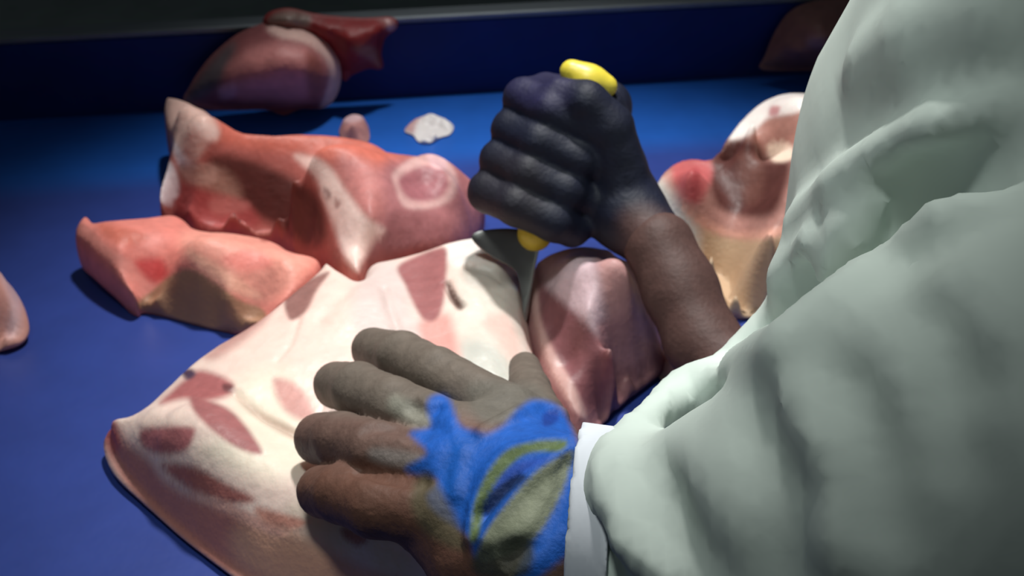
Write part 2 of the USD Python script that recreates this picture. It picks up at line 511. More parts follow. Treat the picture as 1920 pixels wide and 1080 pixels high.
L_frontr = [(478, 952), (525, 962), (575, 978), (552, 992), (500, 982)]
L_spot = [(640, 990), (668, 994), (690, 1012), (668, 1022), (645, 1008)]
L_side = [(196, 782), (212, 790), (240, 830), (280, 862), (310, 900), (370, 935), (440, 955), (520, 1000), (600, 1040), (700, 1075), (800, 1100), (760, 1180), (560, 1140), (400, 1060), (250, 930), (190, 830)]
L_edge = [(385, 668), (425, 632), (475, 592), (520, 558), (500, 600), (455, 640), (405, 672)]
layers = [
    ([(430, 690), (540, 560), (620, 520), (650, 620), (600, 720), (500, 740)], (250, 208, 196), 40, .8),
    ([(440, 720), (520, 690), (560, 720), (600, 860), (500, 900), (380, 850), (430, 800)], (240, 226, 206), 30, .8),
    ([(680, 500), (745, 490), (775, 580), (800, 640), (700, 640), (660, 600)], (214, 194, 190), 22, .85),
    ([(880, 500), (975, 500), (985, 640), (990, 780), (900, 740), (870, 680), (860, 580)], (220, 209, 197), 18, .9),
    ([(860, 650), (920, 640), (960, 700), (950, 760), (890, 720)], (190, 190, 182), 18, .8),
    ([(790, 600), (840, 590), (856, 640), (860, 690), (820, 680), (790, 640)], (214, 150, 142), 14, .9),
    ([(905, 600), (950, 590), (975, 650), (965, 680), (930, 640)], (228, 184, 174), 12, .8),
    ([(834, 470), (850, 445), (960, 440), (975, 480), (900, 490), (850, 500)], (242, 228, 220), 8),
    ([(870, 500), (960, 508), (970, 530), (900, 540), (870, 525)], (182, 170, 160), 10, .8),
    ([(838, 530), (848, 540), (868, 575), (858, 580), (842, 558)], (96, 70, 64), 5),  # slit painted dark along its groove, as crease shade
    ([(440, 740), (500, 778), (600, 826), (600, 840), (540, 820), (470, 775)], (190, 163, 146), 7, .8),  # groove shade painted into the fat
    (L_edge, (196, 150, 142), 12), (L_side, (196, 128, 116), 14),
    ([(196, 782), (212, 790), (225, 830), (215, 850), (198, 820)], (190, 96, 90), 8),
    ([(440, 990), (520, 980), (640, 1030), (720, 1080), (700, 1150), (560, 1120), (450, 1060)], (226, 170, 142), 25, .9),
    ([(560, 940), (660, 985), (760, 1040), (800, 1100), (700, 1070), (600, 1010), (540, 970)], (222, 200, 182), 18, .8),
    ([(360, 925), (400, 935), (460, 960), (540, 1000), (500, 1000), (420, 960)], (236, 178, 162), 8, .9),
    (L_center, (158, 98, 98), 6), (L_oval, (150, 106, 100), 5), (L_long, (162, 100, 100), 7), (L_rect, (178, 108, 110), 7), (L_red, (170, 100, 100), 9),
    (L_pale, (208, 152, 144), 10), (L_front, (172, 105, 98), 8), (L_frontr, (206, 142, 126), 7), (L_spot, (170, 112, 102), 6),
    ([(340, 696), (360, 692), (366, 704), (350, 712)], (80, 60, 80), 5), ([(418, 720), (436, 722), (434, 734), (420, 734)], (110, 64, 66), 5),
]
col = paint(v, (238, 209, 197), layers)
meat(slab, v, f, col, [('lean_patch', L_center, M_lean), ('lean_patch', L_oval, M_lean), ('lean_patch', L_long, M_lean), ('lean_patch', L_rect, M_lean),
                       ('lean_patch', L_red, M_lean), ('lean_patch', L_pale, M_lean), ('lean_patch', L_front, M_lean), ('lean_patch', L_frontr, M_lean), ('lean_patch', L_spot, M_lean),
                       ('skin', L_side, M_skin, 'pinkish brown skin along the near edge')], ('fat', M_fat))

# ------------------------------------------------------------------ upper joint with hollow
joint = thing('pork_joint', 'reddish pork joint with a dark hollow and a white fat strip, behind the slab', 'meat')
o = [(312, 178, .05), (350, 184, .06), (388, 207, .062), (430, 236, .066), (500, 244, .062), (570, 244, .058), (640, 250, .054), (700, 263, .05), (745, 292, .042), (772, 302, .042),
     (790, 286, .05), (826, 288, .05), (870, 318, .045), (905, 350, .035), (900, 385, .024), (882, 418, .028), (852, 432, .04), (800, 449, .046), (742, 464, .046), (690, 476, .048),
     (672, 502, .050), (648, 486, .050), (625, 468, .045), (600, 462, .03), (560, 462, .02), (520, 436, .02), (450, 420, .018), (375, 414, .018), (330, 388, .02), (302, 374, .03), (298, 340, .04),
     (312, 305, .045), (322, 262, .05), (308, 215, .05)]
c = [(335, 205, .072), (352, 255, .068), (368, 312, .05), (385, 240, .075), (420, 262, .084), (470, 272, .088), (540, 276, .088), (610, 284, .086), (680, 305, .082), (740, 335, .072),
     (575, 304, .079), (615, 345, .069), (640, 395, .063), (660, 440, .057), (674, 478, .053), (420, 300, .074), (480, 312, .072), (545, 335, .064), (420, 330, .062), (470, 350, .054), (520, 385, .041), (555, 425, .028), (600, 434, .044), (592, 390, .055), (570, 360, .056),
     (430, 380, .041), (330, 345, .045), (372, 372, .030), (800, 350, .058), (800, 302, .066), (856, 342, .058), (850, 392, .046), (760, 392, .062), (745, 345, .068), (700, 395, .074), (720, 440, .058), (800, 425, .050)]
v, f = relief(o, c, res=.0012, rnd=.007, bulge=.001, lump=.0018, lump_scale=50, seed=11, smoothing=3e-5)
J_strip = [(552, 292), (590, 296), (622, 318), (650, 360), (690, 410), (720, 430), (700, 455), (682, 490), (668, 508), (646, 480), (624, 420), (606, 370), (590, 330)]
J_tip = [(300, 170), (350, 180), (395, 215), (412, 250), (392, 265), (370, 300), (345, 310), (322, 270)]
J_white = [(296, 330), (312, 300), (330, 320), (336, 360), (318, 380), (300, 378)]
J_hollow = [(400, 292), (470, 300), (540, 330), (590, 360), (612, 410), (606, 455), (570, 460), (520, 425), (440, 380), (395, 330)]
J_bone = [(738, 322), (790, 290), (838, 300), (858, 340), (845, 375), (800, 392), (758, 388), (742, 352)]
J_boneface = [(748, 335), (790, 312), (828, 315), (842, 345), (826, 370), (790, 378), (760, 368)]
layers = [
    ([(380, 225), (560, 240), (700, 262), (760, 310), (700, 330), (600, 292), (480, 280), (400, 262)], (205, 110, 94), 14),
    ([(640, 290), (740, 330), (750, 400), (720, 440), (680, 400), (640, 340)], (186, 118, 114), 16),
    ([(730, 300), (920, 330), (900, 430), (800, 460), (690, 480), (720, 400)], (172, 110, 112), 18),
    (J_hollow, (88, 42, 38), 14), ([(360, 320), (420, 320), (450, 370), (380, 380)], (170, 130, 115), 16, .9),  # hollow darkened: its shade is painted into the lean colour
    ([(335, 345), (400, 360), (470, 390), (480, 425), (380, 425), (330, 395)], (178, 84, 82), 12), ([(395, 375), (440, 370), (470, 385), (440, 400), (400, 398)], (200, 122, 115), 8, .8),
    (J_tip, (226, 184, 172), 9), ([(365, 230), (402, 240), (405, 262), (378, 258)], (248, 212, 202), 8), ([(322, 262), (352, 300), (368, 312), (340, 316)], (226, 208, 214), 8),
    (J_white, (232, 212, 214), 6), ([(340, 310), (400, 312), (400, 340), (350, 340)], (200, 162, 148), 9, .9),
    (J_bone, (212, 166, 162), 6), (J_boneface, (160, 98, 104), 8), ([(800, 288), (834, 294), (836, 316), (812, 314)], (230, 184, 186), 6),
    ([(735, 400), (800, 405), (852, 425), (800, 452), (720, 460)], (142, 86, 88), 14, .9),
    (J_strip, (246, 208, 198), 9), ([(608, 350), (622, 362), (616, 372), (606, 362)], (150, 110, 105), 3, .8), ([(628, 370), (640, 380), (630, 392)], (170, 125, 118), 3, .8),
]
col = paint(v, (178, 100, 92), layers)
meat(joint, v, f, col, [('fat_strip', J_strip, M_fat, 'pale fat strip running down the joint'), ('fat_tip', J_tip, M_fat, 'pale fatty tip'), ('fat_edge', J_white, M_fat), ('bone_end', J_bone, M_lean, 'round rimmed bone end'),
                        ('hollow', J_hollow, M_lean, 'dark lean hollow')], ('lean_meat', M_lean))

# ------------------------------------------------------------------ left flap
flap = thing('pork_flap', 'salmon pink flap of pork with pale skin underneath, left of the reddish joint', 'meat')
o = [(138, 428, .034), (160, 396, .040), (182, 410, .040), (250, 405, .036), (312, 396, .030), (345, 405, .026), (375, 428, .024), (450, 435, .024), (520, 451, .024), (560, 477, .026), (598, 480, .032),
     (592, 502, .034), (560, 532, .034), (520, 560, .03), (488, 592, .018), (440, 604, .010), (380, 596, .008), (320, 580, .008), (268, 562, .011), (246, 530, .026), (208, 494, .032), (170, 460, .035)]
c = [(180, 432, .041), (225, 465, .039), (272, 505, .036), (335, 502, .035), (370, 509, .037), (420, 531, .037), (460, 549, .035), (505, 560, .033), (400, 450, .040), (470, 480, .042), (530, 495, .041), (300, 430, .038),
     (345, 549, .020), (400, 566, .019), (300, 546, .018), (445, 580, .021)]
v, f = relief(o, c, res=.0012, rnd=.009, bulge=.0006, thick=.028, lump=.0013, lump_scale=55, seed=21, smoothing=2e-5)
F_skin = [(258, 566), (285, 545), (315, 520), (345, 505), (372, 510), (410, 535), (450, 562), (490, 578), (495, 600), (430, 625), (320, 600), (262, 580)]
F_rim = [(140, 420), (165, 425), (200, 460), (240, 485), (280, 510), (300, 540), (262, 560), (235, 520), (190, 480), (140, 440)]
layers = [([(340, 440), (420, 420), (560, 470), (590, 500), (500, 570), (430, 540), (360, 500)], (238, 158, 142), 18), (F_rim, (240, 150, 138), 8),
          ([(255, 490), (300, 485), (315, 515), (290, 530), (268, 515)], (218, 84, 82), 10), ([(185, 420), (230, 425), (280, 445), (240, 460), (200, 445)], (206, 110, 92), 10, .9),
          ([(420, 480), (480, 470), (510, 495), (470, 510), (430, 500)], (232, 132, 122), 10, .8),
          ([(355, 470), (420, 505), (490, 555), (440, 550), (370, 500)], (248, 184, 160), 8, .8), (F_skin, (170, 126, 100), 5), ([(488, 440), (503, 440), (503, 452), (490, 452)], (170, 90, 80), 4, .8)]
col = paint(v, (236, 140, 128), layers)
meat(flap, v, f, col, [('skin', F_skin, M_skin, 'brownish pale skin under the flap'), ('rim', F_rim, M_fat)], ('lean_meat', M_lean))

# ------------------------------------------------------------------ lean muscle beside the knife
lump = thing('pork_muscle', 'smooth mauve lump of lean pork right of the knife cut', 'meat')
o = [(1002, 492, .048), (1022, 472, .056), (1060, 460, .062), (1105, 456, .062), (1145, 462, .058), (1165, 478, .056), (1195, 488, .054), (1225, 512, .052), (1252, 520, .046), (1240, 560, .034),
     (1233, 610, .032), (1242, 642, .024), (1205, 690, .016), (1160, 730, .014), (1120, 772, .012), (1092, 782, .02), (1066, 745, .028), (1040, 700, .032), (1016, 645, .036), (1000, 590, .04), (995, 540, .044)]
c = [(1060, 488, .070), (1120, 495, .072), (1180, 535, .070), (1205, 590, .062), (1150, 615, .060), (1100, 585, .062), (1050, 530, .064), (1022, 560, .048), (1040, 610, .040), (1075, 670, .034), (1100, 720, .028), (1180, 660, .040), (1130, 650, .044)]
v, f = relief(o, c, res=.0012, rnd=.009, bulge=.003, lump=.0014, lump_scale=50, seed=31)
K_face = [(1008, 500), (1040, 470), (1105, 458), (1118, 500), (1130, 560), (1140, 640), (1090, 610), (1040, 560)]
K_strip = [(994, 520), (1006, 520), (1014, 600), (1040, 660), (1080, 730), (1100, 785), (1070, 760), (1030, 700), (1000, 610)]
layers = [([(1120, 470), (1170, 485), (1225, 512), (1240, 540), (1240, 640), (1180, 660), (1140, 620), (1125, 540)], (188, 140, 138), 12), (K_face, (208, 178, 184), 14),
          ([(1120, 610), (1180, 590), (1240, 600), (1242, 640), (1200, 680), (1150, 680)], (176, 128, 130), 10), ([(1010, 540), (1060, 570), (1110, 620), (1150, 680), (1120, 770), (1085, 740), (1040, 650), (1012, 590)], (128, 80, 84), 10), (K_strip, (198, 156, 150), 6),
          ([(1225, 505), (1255, 515), (1250, 526), (1225, 522)], (205, 160, 155), 5)]
col = paint(v, (150, 104, 106), layers)
meat(lump, v, f, col, [('pale_face', K_face, M_lean, 'pale silvery membrane face'), ('fat_strip', K_strip, M_fat, 'thin fat strip along the cut')], ('lean_meat', M_lean))

# ------------------------------------------------------------------ right-hand piece behind the sleeve
rp = thing('pork_piece', 'skin-on pork piece with cut hollow facing up, beside the white coat', 'meat')
o = [(1226, 405, .03), (1230, 340, .05), (1262, 302, .055), (1295, 291, .056), (1330, 292, .056), (1352, 266, .06), (1388, 222, .066), (1432, 186, .07), (1490, 172, .07), (1548, 180, .062), (1620, 260, .05),
     (1640, 400, .04), (1600, 520, .02), (1500, 574, .004), (1420, 590, .003), (1345, 590, .003), (1295, 550, .003), (1255, 480, .012)]
c = [(1254, 352, .062), (1292, 392, .066), (1340, 414, .068), (1400, 436, .066), (1450, 415, .068), (1480, 360, .068), (1365, 330, .036), (1420, 345, .034), (1400, 385, .040), (1340, 355, .046), (1290, 332, .064),
     (1420, 216, .086), (1480, 196, .086), (1462, 286, .066), (1470, 245, .072), (1390, 272, .060), (1350, 490, .040), (1400, 550, .016), (1296, 470, .036), (1450, 500, .040), (1262, 420, .040)]
v, f = relief(o, c, res=.0015, rnd=.006, bulge=.002, lump=.002, lump_scale=45, seed=41, smoothing=2e-5)
R_skin = [(1222, 335), (1245, 350), (1275, 390), (1320, 425), (1380, 445), (1450, 440), (1520, 450), (1600, 480), (1620, 560), (1420, 620), (1320, 610), (1240, 500), (1215, 420)]
R_fat = [(1366, 256), (1395, 215), (1440, 180), (1500, 165), (1535, 175), (1528, 195), (1490, 212), (1440, 222), (1410, 250), (1380, 262)]
R_step = [(1438, 276), (1450, 268), (1482, 272), (1484, 298), (1450, 302)]
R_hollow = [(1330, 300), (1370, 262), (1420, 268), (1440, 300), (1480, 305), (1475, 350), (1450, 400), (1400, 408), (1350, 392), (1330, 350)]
R_red = [(1258, 310), (1275, 292), (1320, 292), (1336, 320), (1320, 370), (1296, 382), (1268, 350)]
layers = [([(1410, 250), (1450, 220), (1540, 195), (1560, 260), (1480, 275), (1430, 290)], (178, 126, 114), 10), (R_hollow, (86, 48, 44), 12), ([(1385, 290), (1430, 300), (1430, 360), (1400, 380)], (112, 72, 64), 12, .8),  # hollow painted darker than its lean, standing in for shade
          (R_red, (186, 92, 92), 9), ([(1296, 320), (1312, 318), (1308, 372), (1296, 370)], (165, 66, 70), 5, .7), (R_skin, (192, 160, 130), 8), ([(1222, 335), (1245, 345), (1275, 390), (1310, 430), (1300, 500), (1240, 460), (1215, 400)], (214, 210, 204), 16),  # whitish left end of the skin is a painted highlight
          ([(1275, 385), (1330, 415), (1390, 435), (1470, 425), (1478, 440), (1400, 450), (1320, 430)], (220, 160, 142), 7, .9), (R_fat, (246, 232, 226), 6), ([(1445, 200), (1462, 200), (1458, 216), (1442, 216)], (196, 140, 140), 5), (R_step, (252, 222, 200), 5)]
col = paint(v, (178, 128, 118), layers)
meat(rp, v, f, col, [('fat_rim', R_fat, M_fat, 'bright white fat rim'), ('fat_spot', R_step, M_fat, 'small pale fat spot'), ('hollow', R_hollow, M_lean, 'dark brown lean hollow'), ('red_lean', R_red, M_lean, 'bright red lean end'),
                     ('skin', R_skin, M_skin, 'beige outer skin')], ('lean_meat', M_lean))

# ------------------------------------------------------------------ rear chunks leaning on the guard
def lean_frame(px, py, tilt):
    a = math.radians(tilt)
    return (atz(px, py, 0.0), UX, UY * math.cos(a) + np.array([0, 0, 1]) * math.sin(a))


rc = thing('pork_chunk', 'round-faced pork chunk with a pale fat rim, leaning on the side guard', 'meat')
o = [(345, 190, .0), (360, 160, .006), (385, 125, .008), (410, 98, .008), (445, 70, .008), (480, 54, .008), (515, 46, .01), (560, 52, .012), (600, 72, .012), (628, 108, .012), (636, 148, .010), (624, 188, .006), (600, 203, .004), (565, 204, .004),
     (532, 215, .002), (500, 205, .002), (440, 205, .001), (385, 203, .0)]
c = [(420, 150, .026), (460, 110, .034), (520, 100, .040), (580, 110, .040), (600, 150, .034), (540, 150, .040), (480, 160, .036), (540, 185, .026), (430, 180, .018), (395, 165, .016)]
v, f = relief(o, c, res=.0028, rnd=.009, bulge=.002, lump=.002, lump_scale=45, seed=51, frame=lean_frame(500, 222, 76))
C_rim = [(500, 48), (560, 50), (605, 70), (634, 110), (640, 150), (628, 190), (600, 206), (612, 170), (618, 130), (600, 100), (570, 80), (520, 68)]
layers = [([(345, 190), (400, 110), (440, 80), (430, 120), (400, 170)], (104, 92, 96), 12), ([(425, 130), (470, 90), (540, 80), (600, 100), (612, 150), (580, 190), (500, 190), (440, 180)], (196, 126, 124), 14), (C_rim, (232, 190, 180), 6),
          ([(575, 100), (605, 120), (606, 170), (580, 180)], (138, 76, 68), 10, .9), ([(410, 165), (440, 155), (440, 180), (415, 185)], (205, 150, 155), 7, .8)]
col = paint(v, (140, 80, 82), layers)
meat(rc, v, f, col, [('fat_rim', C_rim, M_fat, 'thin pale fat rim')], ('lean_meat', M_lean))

dr = thing('red_trimming', 'dark blood-red meat trimming draped on the guard rail, beside the round-faced chunk', 'meat')
o = [(500, 50, .008), (505, 30, .01), (540, 22, .012), (580, 30, .01), (620, 36, .01), (680, 40, .01), (735, 38, .008), (742, 52, .006), (720, 70, .008), (712, 100, .008), (716, 128, .004), (690, 128, .004), (660, 140, .004), (645, 150, .002), (625, 110, .002), (600, 78, .003), (550, 60, .004)]
c = [(540, 40, .018), (610, 60, .018), (660, 70, .022), (700, 60, .018), (670, 110, .018)]
v, f = relief(o, c, res=.0028, rnd=.007, bulge=.002, lump=.004, lump_scale=70, seed=61, frame=lean_frame(640, 212, 77))
D_grey = [(502, 45), (515, 26), (545, 20), (580, 30), (575, 52), (540, 48)]
D_tip = [(722, 38), (738, 38), (742, 52), (728, 58)]
col = paint(v, (132, 40, 42), [(D_grey, (130, 112, 104), 8), (D_tip, (200, 150, 150), 4), ([(660, 90), (700, 88), (712, 125), (690, 110)], (150, 100, 84), 6, .8)])
meat(dr, v, f, col, [('fat_knob', D_grey, M_fat, 'greyish fat knob'), ('fat_tip', D_tip, M_fat)], ('lean_meat', M_lean))

br = thing('brown_trimming', 'dim brown meat trimming leaning on the guard beside the coat shoulder', 'meat')
o = [(1425, 128, .0), (1440, 105, .006), (1462, 60, .008), (1490, 25, .01), (1530, 8, .01), (1590, 2, .01), (1650, 5, .01), (1660, 60, .008), (1640, 120, .004), (1580, 134, .002), (1520, 132, .002), (1470, 132, .001)]
c = [(1480, 90, .022), (1540, 50, .03), (1580, 90, .03), (1530, 100, .03), (1500, 50, .022)]
v, f = relief(o, c, res=.003, rnd=.01, bulge=.002, lump=.006, lump_scale=60, seed=71, frame=lean_frame(1520, 156, 75))
B_pale = [(1515, 70), (1545, 65), (1550, 85), (1520, 90)]
col = paint(v, (124, 84, 80), [(B_pale, (150, 110, 112), 8), ([(1430, 110), (1460, 95), (1470, 130), (1430, 132)], (126, 88, 76), 8)])
meat(br, v, f, col, [('fat_spot', B_pale, M_fat)], ('lean_meat', M_lean))

# ------------------------------------------------------------------ scraps and the piece at the left edge
sc = thing('fat_scrap', 'small ragged white fat scrap alone on the bright blue belt', 'meat scrap')
o = [(760, 240, .004), (772, 222, .007), (792, 212, .010), (808, 208, .011), (828, 214, .010), (848, 228, .006), (842, 246, .004), (824, 252, .004), (806, 264, .003), (786, 262, .003), (776, 248, .004)]
c = [(795, 235, .017), (812, 228, .018), (825, 236, .013), (798, 252, .009)]
v, f = relief(o, c, res=.0016, rnd=.005, bulge=.001, lump=.003, lump_scale=120, seed=81)
col = paint(v, (238, 228, 226), [([(755, 240), (775, 215), (795, 210), (780, 235), (775, 250)], (205, 160, 160), 7)])
pmesh(sc, 'fat', v, f, M_fat, col, vnormals(v, f))
sc = thing('pink_scrap', 'small pink meat scrap behind the joint ridge, left of the white scrap', 'meat scrap')
o = [(637, 234, .008), (646, 216, .012), (665, 210, .013), (684, 218, .010), (690, 240, .006), (688, 262, .003), (665, 266, .003), (645, 256, .004)]
c = [(660, 226, .020), (675, 236, .017), (662, 246, .014)]
v, f = relief(o, c, res=.0016, rnd=.005, bulge=.001, lump=.002, lump_scale=100, seed=83)
col = paint(v, (196, 138, 134), [([(640, 222), (665, 208), (682, 222), (655, 230)], (226, 186, 190), 6)])
pmesh(sc, 'lean_meat', v, f, M_lean, col, vnormals(v, f))
lp = thing('pale_cut', 'pale pink rounded pork cut at the left edge of the belt', 'meat')
o = [(-90, 480, .03), (-30, 478, .035), (8, 505, .034), (30, 555, .028), (30, 600, .018), (8, 632, .010), (-40, 650, .006), (-110, 640, .006), (-140, 560, .02)]
c = [(-50, 530, .045), (-5, 550, .042), (0, 590, .034), (-50, 590, .036)]
v, f = relief(o, c, res=.0022, rnd=.012, bulge=.004, lump=.001, seed=91)
col = paint(v, (224, 162, 148), [([(-10, 490), (20, 510), (40, 560), (34, 620), (10, 630), (18, 570)], (232, 190, 190), 8)])
L_rind = [(-150, 600), (-60, 618), (5, 612), (40, 590), (40, 700), (-150, 700)]
meat(lp, v, f, col, [('skin', L_rind, M_skin)], ('fat', M_fat))
bs = thing('beige_scrap', 'small beige fat scrap half under the coat sleeve, by the mauve muscle', 'meat scrap')
o = [(1236, 690, .006), (1246, 662, .010), (1275, 648, .011), (1305, 655, .010), (1325, 690, .006), (1310, 720, .004), (1260, 720, .003)]
c = [(1265, 675, .018), (1295, 680, .018), (1280, 700, .012)]
v, f = relief(o, c, res=.002, rnd=.006, bulge=.001, lump=.002, lump_scale=90, seed=95)
pmesh(bs, 'fat', v, f, M_fat, paint(v, (178, 160, 148), []), vnormals(v, f))

# ------------------------------------------------------------------ knife in the right fist
kn = thing('knife', 'yellow-handled boning knife gripped upright in the dark fist, blade down in the pork', 'knife')
Hb, Ht = atd(1003, 438, .787), atd(1104, 156, .772)
ax = (Ht - Hb); hl = np.linalg.norm(ax); ax /= hl


def field_mesh(fn, lo, hi, h):
    return nets(fn, lo, hi, h)


hj = [(Hb, .0105), (Hb + ax * .02, .0115), (Hb + ax * hl * .5, .0120), (Hb + ax * (hl - .012), .0110), (Ht, .0105)]
side = np.cross(ax, FWD); side /= np.linalg.norm(side)


def f_handle(p):
    d = chain(p, hj, .004)
    b = smin(d, cone(p, atd(1072, 134, .772), atd(1138, 162, .772), .0070, .0062), .006)
    return b


lo, hi = bounds(hj, .02)
v, f = nets(f_handle, lo, hi, .0016)
pmesh(kn, 'handle', v, f, M_yellow, None, vnormals(v, f), 'yellow plastic handle')
# blade: curved skinning blade, 1.6 mm thick with a ground edge
bpx = [(1014, 440), (1004, 500), (994, 560), (986, 604), (980, 560), (968, 510), (930, 486), (902, 468), (884, 444), (905, 432), (950, 428), (985, 432)]
cen = np.array([atd(x, y, .788) for x, y in smooth_poly(bpx, 4)])
nn = FWD
rim = cen; mid = cen.mean(0) + (cen - cen.mean(0)) * 0.86
bv = np.vstack([rim, mid - nn * .0009, mid + nn * .0009])
nbp = len(rim); ids = np.arange(nbp); nx = np.roll(ids, -1)
from shapely import constrained_delaunay_triangles
pg2 = Polygon(smooth_poly(bpx, 4))
tris = []
key = {tuple(np.round(p, 4)): i for i, p in enumerate(smooth_poly(bpx, 4))}
for g in constrained_delaunay_triangles(pg2).geoms:
    tris.append([key[tuple(np.round(c_, 4))] for c_ in list(g.exterior.coords)[:3]])
tris = np.array(tris)
bf = np.vstack([np.stack([ids, nx, nx + nbp], 1), np.stack([ids, nx + nbp, ids + nbp], 1), np.stack([nx, ids, ids + 2 * nbp], 1), np.stack([nx, ids + 2 * nbp, nx + 2 * nbp], 1), tris + nbp, tris[:, ::-1] + 2 * nbp])
bm = trimesh.Trimesh(bv, bf, process=False)
trimesh.repair.fix_normals(bm)
tmesh(kn, 'blade', bm, M_blade, 20, 'grey steel blade')

# ------------------------------------------------------------------ the worker
who = thing('person', 'person in a white coat bending over the belt, holding the pork and a knife', 'person')
WR = atd(1045, 945, .560)
C0, C1, C2, C3, C4 = atd(1135, 992, .548), atd(1290, 1024, .525), atd(1480, 1012, .495), atd(1720, 925, .468), atd(2010, 825, .45)
SH = atd(2800, 250, .50)
T0, T1, T2, T3 = atd(2265, -60, .50), atd(2065, 300, .56), atd(2030, 500, .60), atd(2110, 690, .58)
WAIST, HIP = np.array([.50, .18, .045]), np.array([.53, .11, -.16])
RS, RE, RW = atd(2400, 20, .78), atd(2150, 500, .75), atd(1640, 680, .700)
NECK, HEAD = np.array([.47, .66, .46]), np.array([.45, .76, .53])
CHEST = np.array([.47, .58, .36])
armax = (C0 - C1) / np.linalg.norm(C0 - C1)


CUT0 = atd(1088, 900, .545)
CUTN = -RIGHT * .97 + UP * .06 + FWD * .12; CUTN /= np.linalg.norm(CUTN)


def smax(a, b, k):
    return -smin(-a, -b, k)


def coat_base(p):
    arm = chain(p, [(C0 + armax * .03, .036), (C0, .037), (C1, .045), (C2, .056), (C3, .068), (C4, .076), (SH, .085)], .012)
    tor = chain(p, [(T0, .103), (T1, .117), (T2, .124), (T3, .105), (WAIST, .145), (HIP, .15)], .03)
    tor = smin(tor, chain(p, [(T0, .10), (CHEST, .11), (SH, .09)]), .04)
    ra = chain(p, [(CHEST, .09), (RS, .08), (RE, .055), (RW, .040)], .012)
    crook = chain(p, [(atd(1392, 752, .60), .022), (atd(1505, 628, .60), .022), (atd(1600, 520, .59), .026)])
    upper = chain(p, [(atd(1580, 545, .560), .032), (atd(1690, 465, .525), .034), (atd(1810, 410, .500), .036), (atd(2000, 345, .470), .040), (SH, .06)])
    d = smin(smin(tor, ra, .012), smin(arm, smin(crook, upper, .02), .020), .010)
    return np.where(np.linalg.norm(p - CUT0, axis=1) < .12, np.maximum(d, (p - CUT0) @ CUTN), d)


def on_coat(px_, py_, coat_base=coat_base):
    """The first point of the bare coat along the line of sight through a traced fold point, and the sight direction."""
    r_ = ray(px_, py_); r_ = r_ / np.linalg.norm(r_)
    t_, best, tb = .25, 9, .25
    for _ in range(80):
        d_ = float(coat_base((EYE + r_ * t_)[None])[0])
        if d_ < best:
            best, tb = d_, t_
        if d_ < .0004 or t_ > 1.2:
            break
        t_ += max(d_, .0015)
    return EYE + r_ * tb, r_


# folds traced on the cloth: (line, radius, height; negative = valley)
FOLDS = [
    ([(1185, 798), (1290, 742), (1390, 705), (1480, 655), (1565, 590), (1660, 510), (1780, 410), (1930, 322)], .012, .020),
    ([(1500, 410), (1580, 350), (1670, 300), (1760, 262), (1890, 210)], .011, .015),
    
    ([(1400, 665), (1500, 600), (1600, 490), (1740, 360), (1910, 275)], .014, -.018),
    
    ([(1150, 830), (1150, 890), (1160, 950), (1190, 1015), (1250, 1080)], .009, .007),
    ([(1225, 870), (1240, 930), (1260, 990), (1330, 1080)], .010, -.008),
    ([(1120, 1000), (1150, 1080)], .007, -.005),
    ([(1500, 760), (1560, 880), (1580, 1000)], .014, .004), ([(1640, 640), (1700, 760), (1720, 860)], .014, .005), ([(1600, 720), (1640, 860), (1650, 980)], .012, -.005),
    ([(1400, 800), (1440, 920), (1450, 1050)], .012, -.004), ([(1800, 560), (1830, 660), (1840, 760)], .014, .004), ([(1760, 600), (1780, 720), (1790, 840)], .012, -.005),
    ([(1500, 470), (1530, 450), (1560, 470)], .008, .003), ([(1560, 520), (1600, 430), (1640, 380)], .010, .004), ([(1640, 120), (1740, 70), (1860, 30)], .016, .007),
]
FOLD3 = []
for line_, rr_, hh_ in FOLDS:
    pts_ = []
    for n_, (x_, y_) in enumerate(line_):
        s_, dir_ = on_coat(x_, y_)
        e_ = n_ in (0, len(line_) - 1)
        r2_, h2_ = (rr_ * .5, hh_ * .15) if e_ else (rr_, hh_)
        pts_.append((s_ + dir_ * (r2_ - h2_) if hh_ > 0 else s_ - dir_ * (r2_ + h2_), r2_))
    FOLD3.append((pts_, hh_, rr_))


def f_coat(p):
    d = coat_base(p)
    near = d < .05
    q = p[near]
    e = d[near]
    for pts_, hh_, rr_ in FOLD3:
        c_ = chain(q, pts_)
        e = smin(e, c_, rr_ * 1.1) if hh_ > 0 else smax(e, -c_, rr_ * 1.4)
    d[near] = np.where(np.linalg.norm(q - CUT0, axis=1) < .12, np.maximum(e, (q - CUT0) @ CUTN), e)
    d = np.where(p @ UY > .33, smax(d, .010 - p[:, 2], .01), d)
    return d + .005 * (meshkit.noise(p * np.array([14, 14, 18]), 5) - .5) + .002 * (meshkit.noise(p * 34, 6) - .5)


lo, hi = np.array([.015, .0, -.30]), np.array([.66, .92, .50])
v, f = nets(f_coat, lo, hi, .0052)
COAT = (208, 219, 211)
coat_ = pmesh(who, 'coat', v, f, M_coat, paint(v, COAT, []), vnormals(v, f), 'white work coat with broad soft folds')

# sleeve hem band
v, f = nets(lambda p: np.maximum(np.abs(chain(p, [(C0 + armax * .04, .0395), (C0, .0400), (C1, .0470)])) - .0022, np.maximum((p - CUT0) @ CUTN - .002, -((p - CUT0) @ CUTN) - .015)), C0 - .09, C0 + .09, .0024)
pmesh(coat_, 'sleeve_hem', v, f, M_coat, paint(v, (226, 230, 238), []), vnormals(v, f), 'pale hem at the sleeve end')


